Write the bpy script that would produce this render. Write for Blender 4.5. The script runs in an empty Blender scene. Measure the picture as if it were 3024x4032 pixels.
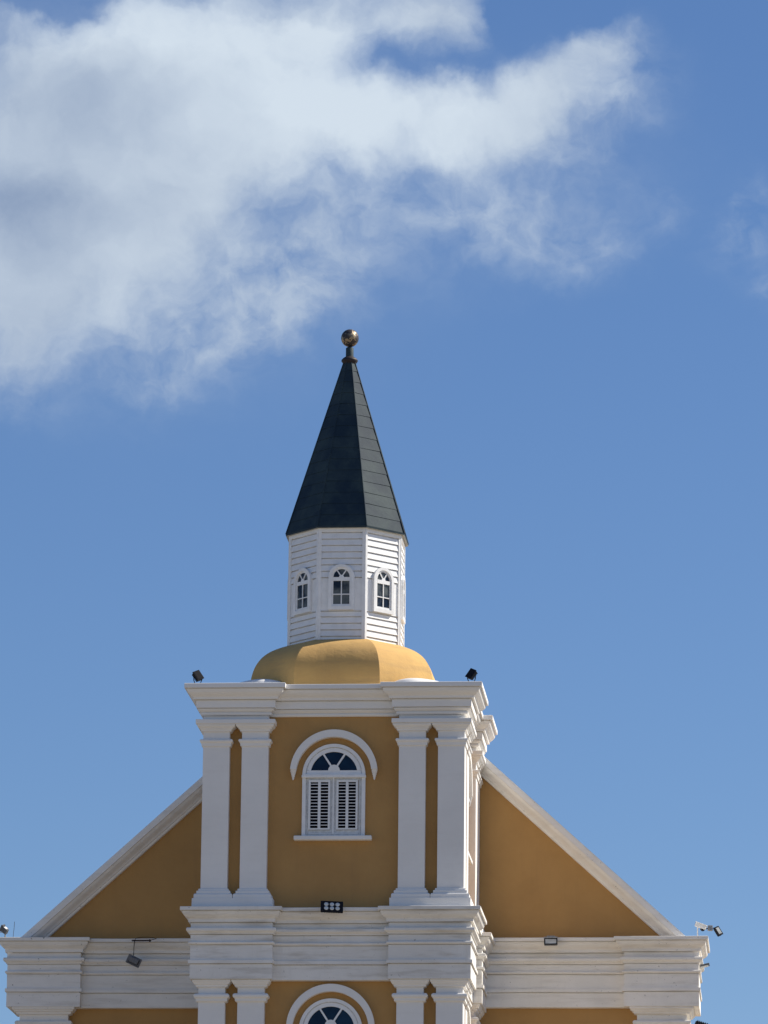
import bpy, math, random
from math import radians, sin, cos, pi, sqrt, atan2
from mathutils import Vector, Matrix, noise

random.seed(7)
scene = bpy.context.scene
COL = scene.collection

# ------------------------------------------------------------------ camera
cam_data = bpy.data.cameras.new('camera')
cam = bpy.data.objects.new('camera', cam_data)
COL.objects.link(cam)
cam_data.sensor_fit = 'VERTICAL'
cam_data.sensor_height = 36.0
cam_data.sensor_width = 27.0
cam_data.lens = 175.0
cam_data.clip_start = 0.5
cam_data.clip_end = 5000.0
cam.matrix_world = (Matrix.Translation((7.7994, -81.6208, 1.6))
                    @ Matrix.Rotation(radians(4.8988), 4, 'Z')
                    @ Matrix.Rotation(radians(90 + 13.5683), 4, 'X')
                    @ Matrix.Rotation(radians(0.63025), 4, 'Z'))
scene.camera = cam

# ------------------------------------------------------------------ exposure
scene.view_settings.view_transform = 'Standard'
scene.view_settings.look = 'None'
scene.view_settings.gamma = 1.0
scene.view_settings.use_curve_mapping = False
scene.view_settings.exposure = 0.4
scene.render.film_transparent = False

# ------------------------------------------------------------------ sun
SUN_DIR = Vector((1.0, 0.34, 0.98)).normalized()      # towards the sun
sun_el = math.asin(SUN_DIR.z)
sun_az = atan2(SUN_DIR.x, SUN_DIR.y)
sl = bpy.data.lights.new('sun', 'SUN')
sl.energy = 5.0
sl.angle = radians(0.53)
sl.color = (1.0, 0.93, 0.82)
sun = bpy.data.objects.new('sun', sl)
COL.objects.link(sun)
sun.rotation_euler = SUN_DIR.to_track_quat('Z', 'Y').to_euler()
sun.location = (60, 30, 60)


# ------------------------------------------------------------------ node helpers
class NT:
    """small wrapper that makes math on nodes readable"""
    def __init__(s, tree):
        s.t = tree
        s.n = tree.nodes
        s.l = tree.links

    def node(s, typ, **kw):
        n = s.n.new(typ)
        for k, v in kw.items():
            setattr(n, k, v)
        return n

    def put(s, sock, v):
        if hasattr(v, 'is_output') or isinstance(v, bpy.types.NodeSocket):
            s.l.new(v, sock)
        else:
            sock.default_value = v

    def m(s, op, a, b=0.0, c=None, clamp=False):
        n = s.n.new('ShaderNodeMath')
        n.operation = op
        n.use_clamp = clamp
        s.put(n.inputs[0], a)
        s.put(n.inputs[1], b)
        if c is not None:
            s.put(n.inputs[2], c)
        return n.outputs[0]

    def smooth(s, x, a, b):
        n = s.n.new('ShaderNodeMapRange')
        n.interpolation_type = 'SMOOTHSTEP'
        s.put(n.inputs[0], x)
        n.inputs[1].default_value = a
        n.inputs[2].default_value = b
        n.inputs[3].default_value = 0.0
        n.inputs[4].default_value = 1.0
        return n.outputs[0]

    def mix(s, f, a, b, mode='MIX'):
        n = s.n.new('ShaderNodeMix')
        n.data_type = 'RGBA'
        n.blend_type = mode
        s.put(n.inputs[0], f)
        s.put(n.inputs[6], a)
        s.put(n.inputs[7], b)
        return n.outputs[2]

    def noise(s, vec, scale, detail=4.0, rough=0.55, w=None, dist=0.0):
        n = s.n.new('ShaderNodeTexNoise')
        n.inputs['Scale'].default_value = scale
        n.inputs['Detail'].default_value = detail
        n.inputs['Roughness'].default_value = rough
        n.inputs['Distortion'].default_value = dist
        s.l.new(vec, n.inputs['Vector'])
        return n

    def comb(s, x, y, z):
        n = s.n.new('ShaderNodeCombineXYZ')
        s.put(n.inputs[0], x)
        s.put(n.inputs[1], y)
        s.put(n.inputs[2], z)
        return n.outputs[0]


# ------------------------------------------------------------------ sky
world = bpy.data.worlds.new('World')
scene.world = world
world.use_nodes = True
W = NT(world.node_tree)
for n in list(W.n):
    W.n.remove(n)
out = W.node('ShaderNodeOutputWorld')
bg = W.node('ShaderNodeBackground')
SKY_STRENGTH = 0.076
bg.inputs[1].default_value = SKY_STRENGTH
sky = W.node('ShaderNodeTexSky')
sky.sky_type = 'NISHITA'
sky.sun_disc = False
sky.sun_elevation = sun_el
sky.sun_rotation = sun_az
sky.altitude = 0.0
sky.air_density = 1.0
sky.dust_density = 0.3
sky.ozone_density = 2.5
hs = W.node('ShaderNodeHueSaturation')
hs.inputs['Saturation'].default_value = 1.12
hs.inputs['Value'].default_value = 1.0
W.l.new(sky.outputs[0], hs.inputs['Color'])
skycol = W.mix(1.0, hs.outputs[0], (0.80, 0.865, 1.03, 1), 'MULTIPLY')

tc = W.node('ShaderNodeTexCoord')
sep = W.node('ShaderNodeSeparateXYZ')
W.l.new(tc.outputs['Generated'], sep.inputs[0])
az = W.m('ARCTAN2', sep.outputs[0], sep.outputs[1])
el = W.m('ARCSINE', sep.outputs[2])
# azimuth and elevation of the sky, in units of about three degrees
X = W.m('MULTIPLY_ADD', az, 19.02, 3.132)
Y = W.m('MULTIPLY_ADD', el, -19.71, 6.684)
# gentle domain warp
wv = W.comb(X, Y, 0.0)
wn = W.noise(wv, 1.6, 5.0, 0.55)
wsep = W.node('ShaderNodeSeparateColor')
W.l.new(wn.outputs['Color'], wsep.inputs[0])
wn2 = W.noise(wv, 6.0, 5.0, 0.6)
wsep2 = W.node('ShaderNodeSeparateColor')
W.l.new(wn2.outputs['Color'], wsep2.inputs[0])
Xw = W.m('ADD', W.m('MULTIPLY_ADD', wsep.outputs[0], 0.36, -0.18), X)
Yw = W.m('ADD', W.m('MULTIPLY_ADD', wsep.outputs[1], 0.36, -0.18), Y)
Xw = W.m('ADD', W.m('MULTIPLY_ADD', wsep2.outputs[0], 0.12, -0.06), Xw)
Yw = W.m('ADD', W.m('MULTIPLY_ADD', wsep2.outputs[1], 0.12, -0.06), Yw)


def gauss(cx, cy, rx, ry, rot, amp, X=Xw, Y=Yw):
    c, s_ = cos(radians(rot)), sin(radians(rot))
    dx = W.m('SUBTRACT', X, cx)
    dy = W.m('SUBTRACT', Y, cy)
    a = W.m('MULTIPLY_ADD', dy, s_ / rx, W.m('MULTIPLY', dx, c / rx))
    b = W.m('MULTIPLY_ADD', dy, c / ry, W.m('MULTIPLY', dx, -s_ / ry))
    r2 = W.m('MULTIPLY_ADD', b, b, W.m('MULTIPLY', a, a))
    e = W.m('EXPONENT', W.m('MULTIPLY', r2, -1.0))
    return W.m('MULTIPLY', e, amp)


def total(lst, X=Xw, Y=Yw):
    t = None
    for g in lst:
        q = gauss(*g, X=X, Y=Y)
        t = q if t is None else W.m('ADD', t, q)
    return t


body = total([
    (0.32, 0.42, 0.72, 0.50, 0, 1.25), (0.30, 0.98, 0.60, 0.40, 0, 1.05), (0.04, 1.28, 0.22, 0.30, 0, 0.75),
    (1.15, 0.12, 0.58, 0.22, 0, 0.95), (1.22, 0.48, 0.46, 0.22, 0, 1.00), (1.80, 0.48, 0.48, 0.17, -6, 0.95),
    (2.18, 0.33, 0.36, 0.13, -38, 0.85), (2.40, 0.14, 0.15, 0.09, -40, 0.45), (1.72, 0.07, 0.20, 0.13, 0, 0.75),
    (0.02, 0.00, 0.24, 0.085, 10, -1.30), (1.44, 0.24, 0.17, 0.11, 15, -0.60), (1.74, 0.28, 0.20, 0.05, 0, -0.40),
    (2.00, 0.10, 0.12, 0.12, 20, -0.75), (2.22, 0.03, 0.22, 0.09, 0, -0.60), (1.20, 0.80, 0.24, 0.14, -30, -0.45),
])
haze = total([(1.15, 0.78, 0.55, 0.33, -8, 0.30), (0.75, 1.30, 0.45, 0.25, -15, 0.18), (2.2, 0.62, 0.4, 0.3, 0, 0.16), (0.35, 0.7, 0.8, 0.6, 0, 0.55)])
wisps = total([
    (1.45, 0.82, 0.60, 0.24, 5, 0.58), (1.98, 0.86, 0.34, 0.17, 20, 0.55), (2.26, 0.60, 0.24, 0.30, 0, 0.60),
    (2.50, 0.32, 0.20, 0.20, 30, 0.50), (2.62, 0.82, 0.09, 0.12, -25, 0.60), (2.90, 0.88, 0.11, 0.18, 15, 1.05),
    (3.05, 1.15, 0.12, 0.14, 0, 0.6), (0.92, 1.22, 0.42, 0.22, -10, 0.80), (0.62, 1.50, 0.30, 0.18, -15, 0.80),
    (1.22, 1.12, 0.24, 0.16, 0, 0.65), (0.06, 1.58, 0.16, 0.16, 0, 0.45), (2.36, 0.98, 0.20, 0.12, 0, 0.40),
    (1.06, 1.34, 0.18, 0.10, -40, 0.60), (1.15, 0.90, 0.40, 0.22, -40, 0.42),
])
nv = W.comb(Xw, W.m('MULTIPLY', Yw, 1.1), 3.7)
n1 = W.noise(nv, 2.0, 9.0, 0.55)
n2 = W.noise(nv, 6.0, 7.0, 0.55, dist=0.15)
nb = W.m('MULTIPLY_ADD', n1.outputs[0], 1.0, -0.5)
nf = W.m('MULTIPLY_ADD', n2.outputs[0], 1.0, -0.5)
near = W.smooth(body, 0.0, 0.35)
db = W.m('ADD', body, W.m('MULTIPLY', near, W.m('ADD', W.m('MULTIPLY', nb, 1.1), W.m('MULTIPLY', nf, 0.65))))
dens_b = W.smooth(db, 0.05, 1.28)
wm = W.m('MULTIPLY', wisps, W.m('MULTIPLY_ADD', nf, 2.3, W.m('MULTIPLY_ADD', nb, 1.9, 0.62)))
dens_w = W.smooth(wm, 0.0, 1.42)
# thin wisps lie over and beyond the body
dens = W.m('SUBTRACT', 1.0, W.m('MULTIPLY', W.m('SUBTRACT', 1.0, W.m('MULTIPLY', dens_b, 0.95)), W.m('SUBTRACT', 1.0, W.m('MULTIPLY', dens_w, 0.68))), clamp=True)
hz = W.m('MULTIPLY', haze, W.m('MULTIPLY_ADD', nf, 1.0, W.m('MULTIPLY_ADD', nb, 1.2, 1.0)), clamp=True)
dens = W.m('SUBTRACT', 1.0, W.m('MULTIPLY', W.m('SUBTRACT', 1.0, dens), W.m('SUBTRACT', 1.0, W.m('MULTIPLY', hz, 0.8))), clamp=True)
# scattered fair-weather cloud over the rest of the sky
gn = W.noise(tc.outputs['Generated'], 3.1, 7.0, 0.55)
g1 = W.smooth(gn.outputs[0], 0.60, 0.78)
far = W.m('ADD', W.smooth(W.m('ABSOLUTE', W.m('SUBTRACT', X, 1.5)), 3.6, 6.5),
          W.smooth(W.m('ABSOLUTE', W.m('SUBTRACT', Y, 2.0)), 4.6, 8.0), clamp=True)
upper = W.smooth(sep.outputs[2], 0.0, 0.05)
dens = W.m('MAXIMUM', dens, W.m('MULTIPLY', W.m('MULTIPLY', g1, far), W.m('MULTIPLY', upper, 0.8)))
# light and grey clumps of the cloud
bright = total([(1.32, 0.46, 0.50, 0.24, 0, 0.55), (0.62, 0.10, 0.38, 0.14, 0, 0.45), (1.1, 0.15, 0.4, 0.2, 0, 0.35),
                (1.95, 0.42, 0.5, 0.16, -25, 0.20), (0.50, 1.02, 0.45, 0.16, 0, 0.10), (0.25, 0.12, 0.4, 0.16, 0, 0.20)])
grey = total([(0.00, 0.84, 0.42, 0.18, 0, 0.50), (0.45, 0.48, 0.42, 0.16, 15, 0.18), (0.10, 0.45, 0.22, 0.14, 0, 0.12), (0.1, 1.3, 0.4, 0.3, 0, 0.08)])
bri = W.m('ADD', W.m('SUBTRACT', bright, grey), W.m('MULTIPLY_ADD', nb, 0.65, W.m('MULTIPLY_ADD', nf, 0.30, 0.56)), clamp=True)
cc = W.mix(bri, (2.75, 3.60, 5.15, 1), (6.7, 7.6, 8.5, 1))
final = W.mix(dens, skycol, cc)
W.l.new(final, bg.inputs[0])
W.l.new(bg.outputs[0], out.inputs[0])


# ------------------------------------------------------------------ materials
def new_mat(name):
    m = bpy.data.materials.new(name)
    m.use_nodes = True
    t = NT(m.node_tree)
    b = t.n['Principled BSDF']
    return m, t, b


def coords(t):
    c = t.node('ShaderNodeTexCoord')
    return c.outputs['Object']


def bump(t, b, height, strength, dist):
    n = t.node('ShaderNodeBump')
    n.inputs['Strength'].default_value = strength
    n.inputs['Distance'].default_value = dist
    t.l.new(height, n.inputs['Height'])
    t.l.new(n.outputs[0], b.inputs['Normal'])


def plaster(name, col, col2, stain, stain_amt, rough=0.85, bumpd=0.004, grain=55, spots=0.0, bands=0.9):
    m, t, b = new_mat(name)
    v = coords(t)
    big = t.noise(v, 0.9, 5, 0.6)
    fine = t.noise(v, grain, 4, 0.65)
    mid = t.noise(v, 9, 5, 0.6)
    c = t.mix(t.smooth(big.outputs[0], 0.35, 0.68), col, col2)
    c = t.mix(t.m('MULTIPLY', t.smooth(mid.outputs[0], 0.42, 0.72), 0.22), c, col2)
    # rain streaks: noise stretched downwards
    mp = t.node('ShaderNodeMapping')
    t.l.new(v, mp.inputs[0])
    mp.inputs['Scale'].default_value = (7.0, 7.0, 0.55)
    st = t.noise(mp.outputs[0], 1.0, 5, 0.65)
    mp2 = t.node('ShaderNodeMapping')
    t.l.new(v, mp2.inputs[0])
    mp2.inputs['Scale'].default_value = (1.2, 1.2, 9.0)
    st2 = t.noise(mp2.outputs[0], 1.0, 5, 0.6)
    f = t.m('MULTIPLY', t.smooth(st.outputs[0], 0.5, 0.8), stain_amt * 0.45)
    f2 = t.m('MULTIPLY', t.smooth(st2.outputs[0], 0.46, 0.74), stain_amt * bands)
    c = t.mix(t.m('MAXIMUM', f, f2), c, stain)
    if spots > 0:
        sp = t.noise(v, 16, 3, 0.7)
        c = t.mix(t.m('MULTIPLY', t.smooth(sp.outputs[0], 0.66, 0.76), spots), c, (0.10, 0.095, 0.08, 1))
    t.l.new(c, b.inputs['Base Color'])
    b.inputs['Roughness'].default_value = rough
    b.inputs['Specular IOR Level'].default_value = 0.25
    h = t.m('ADD', t.m('MULTIPLY', fine.outputs[0], 0.5), t.m('MULTIPLY', mid.outputs[0], 1.3))
    bump(t, b, h, 0.55, bumpd)
    return m


M = {}
M['white'] = plaster('white_painted_plaster', (0.80, 0.785, 0.755, 1), (0.75, 0.735, 0.705, 1), (0.52, 0.49, 0.43, 1), 0.10)
M['white_worn'] = plaster('weathered_white_plaster', (0.78, 0.76, 0.72, 1), (0.70, 0.68, 0.64, 1), (0.38, 0.34, 0.28, 1), 0.55, spots=0.6)
M['white_side'] = plaster('stained_bounce_lit_plaster', (0.84, 0.805, 0.75, 1), (0.76, 0.73, 0.675, 1), (0.38, 0.34, 0.28, 1), 0.36, spots=0.9)  # light bounced off the tower is put into the base colour; plus mildew stains
M['rake'] = plaster('mildewed_white_coping', (0.86, 0.845, 0.81, 1), (0.78, 0.76, 0.72, 1), (0.42, 0.40, 0.36, 1), 0.22, spots=0.85)
M['ochre'] = plaster('ochre_stucco', (0.458, 0.266, 0.098, 1), (0.405, 0.232, 0.086, 1), (0.31, 0.182, 0.085, 1), 0.50, bumpd=0.006, grain=42, bands=0.0)
M['ochre_dome'] = plaster('ochre_dome_stucco', (0.64, 0.400, 0.140, 1), (0.55, 0.335, 0.12, 1), (0.36, 0.235, 0.12, 1), 0.45, bumpd=0.010, grain=30)


def simple(name, col, rough=0.6, metal=0.0, var=0.12, scale=12, bumpd=0.002, spec=0.4):
    m, t, b = new_mat(name)
    v = coords(t)
    n = t.noise(v, scale, 5, 0.6)
    dark = tuple(c * (1 - var) for c in col[:3]) + (1,)
    lite = tuple(min(1, c * (1 + var)) for c in col[:3]) + (1,)
    t.l.new(t.mix(t.smooth(n.outputs[0], 0.3, 0.7), dark, lite), b.inputs['Base Color'])
    b.inputs['Roughness'].default_value = rough
    b.inputs['Metallic'].default_value = metal
    b.inputs['Specular IOR Level'].default_value = spec
    bump(t, b, n.outputs[0], 0.4, bumpd)
    return m


M['wood'] = simple('white_painted_wood', (0.78, 0.785, 0.78), 0.5, var=0.05, scale=7)
M['wood_old'] = simple('worn_white_painted_wood', (0.62, 0.635, 0.64), 0.6, var=0.13, scale=18)
M['glass'] = None
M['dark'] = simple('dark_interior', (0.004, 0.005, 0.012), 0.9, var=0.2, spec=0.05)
M['black'] = simple('black_powder_coat', (0.010, 0.011, 0.016), 0.75, var=0.2, scale=40, spec=0.15)
M['grey'] = simple('grey_metal', (0.30, 0.31, 0.31), 0.5, metal=0.2, var=0.2, scale=40)
M['dgrey'] = simple('dark_grey_metal', (0.09, 0.10, 0.115), 0.5, var=0.25, scale=30)
M['mgrey'] = simple('mid_grey_metal', (0.15, 0.16, 0.185), 0.6, var=0.2, scale=30)
M['lens'] = simple('milky_lens', (0.62, 0.63, 0.60), 0.25, var=0.08)
M['lampglass'] = simple('lamp_glass', (0.50, 0.52, 0.50), 0.2, var=0.15)
M['rust'] = simple('rusty_steel', (0.045, 0.025, 0.022), 0.85, var=0.5, scale=60)
M['rustred'] = simple('oxidised_copper', (0.018, 0.013, 0.016), 0.6, var=0.45, scale=50)
M['white_plastic'] = simple('white_plastic', (0.75, 0.75, 0.73), 0.4, var=0.05)
M['soffit'] = simple('eave_soffit_board', (0.30, 0.30, 0.27), 0.8, var=0.2)

# window glass: dark, with dust and pale reflections put into the colour in places
def glass(name, dark, pale, lo, hi):
    m, t, b = new_mat(name)
    gp = t.node('ShaderNodeNewGeometry').outputs['Position']
    a = t.noise(gp, 2.6, 4, 0.6)
    f = t.smooth(a.outputs[0], lo, hi)
    t.l.new(t.mix(f, dark, pale), b.inputs['Base Color'])
    b.inputs['Roughness'].default_value = 0.08
    b.inputs['Specular IOR Level'].default_value = 0.18
    bump(t, b, a.outputs[0], 0.3, 0.01)
    return m


M['glass'] = glass('dark_window_glass', (0.003, 0.013, 0.038, 1), (0.008, 0.032, 0.070, 1), 0.35, 0.7)
M['lantern_glass'] = glass('dusty_lit_lantern_glass', (0.012, 0.020, 0.036, 1), (0.12, 0.135, 0.135, 1), 0.38, 0.62)  # pale patches: dirt, and the sunlit inside put into the colour

# green roof covering
m, t, b = new_mat('green_roofing')
v = coords(t)
a = t.noise(v, 2.2, 6, 0.62)
g = t.noise(v, 26, 4, 0.6)
c = t.mix(t.smooth(a.outputs[0], 0.32, 0.7), (0.013, 0.028, 0.046, 1), (0.037, 0.060, 0.067, 1))
c = t.mix(t.m('MULTIPLY', t.smooth(g.outputs[0], 0.45, 0.7), 0.35), c, (0.017, 0.035, 0.044, 1))
t.l.new(c, b.inputs['Base Color'])
b.inputs['Roughness'].default_value = 0.68
b.inputs['Specular IOR Level'].default_value = 0.18
bump(t, b, t.m('ADD', a.outputs[0], t.m('MULTIPLY', g.outputs[0], 0.3)), 0.5, 0.012)
M['green'] = m

# gilded ball: dark patina, with patchy reflections put into the colour
m, t, b = new_mat('patchy_gilding')
v = coords(t)
a = t.noise(v, 11, 5, 0.6, dist=0.8)
f = t.smooth(a.outputs[0], 0.47, 0.56)
t.l.new(t.mix(f, (0.06, 0.055, 0.06, 1), (0.34, 0.27, 0.18, 1)), b.inputs['Base Color'])
t.l.new(t.m('MULTIPLY_ADD', f, -0.12, 0.60), b.inputs['Roughness'])
b.inputs['Metallic'].default_value = 0.75
bump(t, b, a.outputs[0], 0.8, 0.02)
M['gold'] = m

# ground
m, t, b = new_mat('sandy_paving')
v = coords(t)
a = t.noise(v, 0.25, 6, 0.6)
g = t.noise(v, 9, 5, 0.6)
br = t.node('ShaderNodeTexBrick')
t.l.new(v, br.inputs['Vector'])
br.inputs['Scale'].default_value = 2.5
br.inputs['Mortar Size'].default_value = 0.012
br.inputs['Color1'].default_value = (0.31, 0.26, 0.19, 1)
br.inputs['Color2'].default_value = (0.26, 0.22, 0.165, 1)
br.inputs['Mortar'].default_value = (0.20, 0.18, 0.15, 1)
t.l.new(t.mix(t.m('MULTIPLY', t.smooth(a.outputs[0], 0.35, 0.7), 0.45), br.outputs[0], (0.18, 0.15, 0.12, 1)), b.inputs['Base Color'])
b.inputs['Roughness'].default_value = 0.9
bump(t, b, g.outputs[0], 0.4, 0.01)
M['ground'] = m


# ------------------------------------------------------------------ mesh builder
class MB:
    def __init__(s, mats):
        s.v = []
        s.f = []
        s.mi = []
        s.sm = []
        s.mats = mats if isinstance(mats, (list, tuple)) else [mats]
        s.xf = Matrix.Identity(4)

    def add(s, vs, fs, m=0, smooth=False):
        k = len(s.v)
        s.v += [tuple(s.xf @ Vector(p)) for p in vs]
        for f in fs:
            s.f.append([k + i for i in f])
            s.mi.append(m)
            s.sm.append(smooth)

    def box(s, x0, x1, y0, y1, z0, z1, m=0):
        vs = [(x0, y0, z0), (x1, y0, z0), (x1, y1, z0), (x0, y1, z0), (x0, y0, z1), (x1, y0, z1), (x1, y1, z1), (x0, y1, z1)]
        s.add(vs, [(0, 3, 2, 1), (4, 5, 6, 7), (0, 1, 5, 4), (1, 2, 6, 5), (2, 3, 7, 6), (3, 0, 4, 7)], m)

    def bbox(s, x0, x1, y0, y1, z0, z1, r, m=0):
        """box with chamfered edges"""
        vs, idx = [], {}
        for ix, x in enumerate((x0, x1)):
            for iy, y in enumerate((y0, y1)):
                for iz, z in enumerate((z0, z1)):
                    sx, sy, sz = (1, -1)[ix], (1, -1)[iy], (1, -1)[iz]
                    for ax in range(3):
                        p = [x + sx * r, y + sy * r, z + sz * r]
                        p[ax] = (x, y, z)[ax]
                        idx[(ix, iy, iz, ax)] = len(vs)
                        vs.append(tuple(p))
        fs = []
        for ax in range(3):
            o1, o2 = [a for a in range(3) if a != ax]
            for e in (0, 1):
                q = []
                for (p1, p2) in ((0, 0), (1, 0), (1, 1), (0, 1)):
                    k = [0, 0, 0]
                    k[ax], k[o1], k[o2] = e, p1, p2
                    q.append(idx[(k[0], k[1], k[2], ax)])
                fs.append(q)
            for e1 in (0, 1):
                for e2 in (0, 1):
                    k0, k1 = [0, 0, 0], [0, 0, 0]
                    k0[ax], k1[ax] = 0, 1
                    k0[o1] = k1[o1] = e1
                    k0[o2] = k1[o2] = e2
                    fs.append([idx[(*k0, o1)], idx[(*k1, o1)], idx[(*k1, o2)], idx[(*k0, o2)]])
        for ix in (0, 1):
            for iy in (0, 1):
                for iz in (0, 1):
                    fs.append([idx[(ix, iy, iz, a)] for a in range(3)])
        s.add(vs, fs, m)

    def prism(s, poly, axis, a, b, m=0):
        """poly: 2D points; axis 'y' -> (x,z) extruded a..b in y ; 'z' -> (x,y)"""
        n = len(poly)
        if axis == 'y':
            P = lambda p, t_: (p[0], t_, p[1])
        elif axis == 'z':
            P = lambda p, t_: (p[0], p[1], t_)
        else:
            P = lambda p, t_: (t_, p[0], p[1])
        vs = [P(p, a) for p in poly] + [P(p, b) for p in poly]
        fs = [list(range(n)), list(range(2 * n - 1, n - 1, -1))]
        fs += [(i, i + n, (i + 1) % n + n, (i + 1) % n) for i in range(n)]
        s.add(vs, fs, m)

    def tube(s, pts, r, seg=8, m=0, cap=True):
        pts = [Vector(p) for p in pts]
        rs = r if isinstance(r, (list, tuple)) else [r] * len(pts)
        vs, fs = [], []
        for i, p in enumerate(pts):
            d = (pts[min(i + 1, len(pts) - 1)] - pts[max(i - 1, 0)]).normalized()
            u = d.cross(Vector((0.31, 0.17, 0.93)))
            if u.length < 0.05:
                u = d.cross(Vector((1, 0, 0)))
            u.normalize()
            w = d.cross(u)
            for k in range(seg):
                a = 2 * pi * k / seg
                vs.append(tuple(p + rs[i] * (cos(a) * u + sin(a) * w)))
        for i in range(len(pts) - 1):
            for k in range(seg):
                fs.append((i * seg + k, i * seg + (k + 1) % seg, (i + 1) * seg + (k + 1) % seg, (i + 1) * seg + k))
        s.add(vs, fs, m, True)
        if cap:
            n = len(pts)
            s.add([vs[k] for k in range(seg)], [list(range(seg))], m)
            s.add([vs[(n - 1) * seg + k] for k in range(seg)], [list(range(seg))], m)

    def lathe(s, prof, cx, cy, seg=24, m=0, smooth=True):
        vs, fs = [], []
        for (r, z) in prof:
            for k in range(seg):
                a = 2 * pi * k / seg
                vs.append((cx + r * cos(a), cy + r * sin(a), z))
        for i in range(len(prof) - 1):
            for k in range(seg):
                fs.append((i * seg + k, i * seg + (k + 1) % seg, (i + 1) * seg + (k + 1) % seg, (i + 1) * seg + k))
        s.add(vs, fs, m, smooth)
        s.add(vs[:seg], [list(range(seg))], m)
        s.add(vs[-seg:], [list(range(seg))], m)

    def sweep(s, path, prof, closed=False, m=0, step=0.35, wob=0.0025, seed=0.0):
        """profile (outward offset, z) swept along a plan path; the outside is on the right of the direction of travel"""
        pts = [Vector((p[0], p[1])) for p in path]
        n = len(pts)
        segs = n if closed else n - 1
        nor = []
        for i in range(segs):
            d = (pts[(i + 1) % n] - pts[i]).normalized()
            nor.append(Vector((d.y, -d.x)))
        rows = []
        for i in range(n):
            if closed:
                a, b_ = nor[(i - 1) % n], nor[i]
            else:
                a = nor[max(i - 1, 0)]
                b_ = nor[min(i, segs - 1)]
            mit = (a + b_)
            mit = mit / max(mit.dot(a), 1e-6)
            rows.append((pts[i], mit))
        dense = []
        for i in range(segs):
            p0, m0 = rows[i]
            p1, m1 = rows[(i + 1) % n]
            L = (p1 - p0).length
            k = max(1, int(L / step))
            for j in range(k):
                f = j / k
                dense.append((p0.lerp(p1, f), m0.lerp(m1, f)))
        if not closed:
            dense.append(rows[-1])
        vs = []
        for (p, mt) in dense:
            for (o, z) in prof:
                q = p + mt * o
                w1 = noise.noise(Vector((p.x * 1.1 + seed, p.y * 1.1, z * 3.0))) * wob
                w2 = noise.noise(Vector((p.x * 1.3, p.y * 1.3 + seed, z * 2.0 + 9))) * wob * 1.6
                vs.append((q.x + mt.x * w1, q.y + mt.y * w1, z + w2))
        R, K = len(dense), len(prof)
        fs = []
        for i in range(R if closed else R - 1):
            for k in range(K - 1):
                a = i * K + k
                b2 = ((i + 1) % R) * K + k
                fs.append((a, a + 1, b2 + 1, b2))
        s.add(vs, fs, m)
        if not closed:
            s.add(vs[:K], [list(range(K))], m)
            s.add(vs[-K:], [list(range(K))], m)

    def build(s, name, parent=None, loc=None):
        me = bpy.data.meshes.new(name)
        me.from_pydata(s.v, [], s.f)
        for mt in s.mats:
            me.materials.append(mt)
        me.polygons.foreach_set('material_index', s.mi)
        me.polygons.foreach_set('use_smooth', s.sm)
        me.update()
        o = bpy.data.objects.new(name, me)
        COL.objects.link(o)
        if parent is not None:
            o.parent = parent
        if loc is not None:
            o.location = loc
        return o


def empty(name, loc=(0, 0, 0), rot=(0, 0, 0)):
    o = bpy.data.objects.new(name, None)
    o.empty_display_size = 0.3
    COL.objects.link(o)
    o.location = loc
    o.rotation_euler = rot
    return o


def tag(o, label=None, cat=None, group=None, kind=None):
    if label:
        o['label'] = label
    if cat:
        o['category'] = cat
    if group:
        o['group'] = group
    if kind:
        o['kind'] = kind
    return o


def copy_tree(o, parent):
    c = o.copy()
    COL.objects.link(c)
    c.parent = parent
    for ch in list(o.children):
        copy_tree(ch, c)
    return c


# ================================================================== SETTING
g = MB(M['ground'])
g.add([(-1500, -1500, 0), (1500, -1500, 0), (1500, 1500, 0), (-1500, 1500, 0)], [(0, 1, 2, 3)])
tag(g.build('ground'), kind='structure')

# ================================================================== CHURCH
church = empty('church')
tag(church, 'ochre stucco church with white mouldings, square tower, white lantern and dark green spire', 'church')

H, D, P, WB = 2.20, 4.0, 0.16, 1.10      # tower half width, depth, pilaster projection, width of a corner pier
NW, NB, NS = 5.72, 4.0, 24.0             # nave half width, front plane, rear plane
CY = 2.0                                 # axis of dome, lantern and spire

# ---- walls
w = MB(M['ochre'])
w.box(-(H - P), H - P, P, D - 0.01, 0.0, 18.30)
w.build('tower_wall', church)


def rake(x):
    return 14.71 + 0.907 * (5.768 - abs(x))


w = MB(M['ochre'])
w.prism([(-NW, 0), (NW, 0), (NW, rake(NW) - 0.36), (0, rake(0) - 0.36), (-NW, rake(NW) - 0.36)], 'y', NB, NB + 0.4)
w.build('gable_wall', church)
w = MB(M['ochre'])
w.box(-NW, NW, NB + 0.39, NB + 0.86, 0, 14.4)
NI = 4.4
w.prism([(-NI, 0), (NI, 0), (NI, rake(NI) - 0.5), (0, rake(0) - 0.5), (-NI, rake(NI) - 0.5)], 'y', NB + 0.85, NS)
w.build('nave_wall', church)

# ---- nave roof behind the gable
w = MB(simple('roof_tiles', (0.33, 0.15, 0.09), 0.85, var=0.3, scale=8))
for sx in (-1, 1):
    pr = [(0, rake(0) - 0.30), (sx * 4.62, rake(4.62) - 0.30), (sx * 4.62, rake(4.62) - 0.44), (0, rake(0) - 0.44)]
    w.prism(pr, 'y', NB + 0.42, NS + 0.3)
w.build('roof', church)

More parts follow.
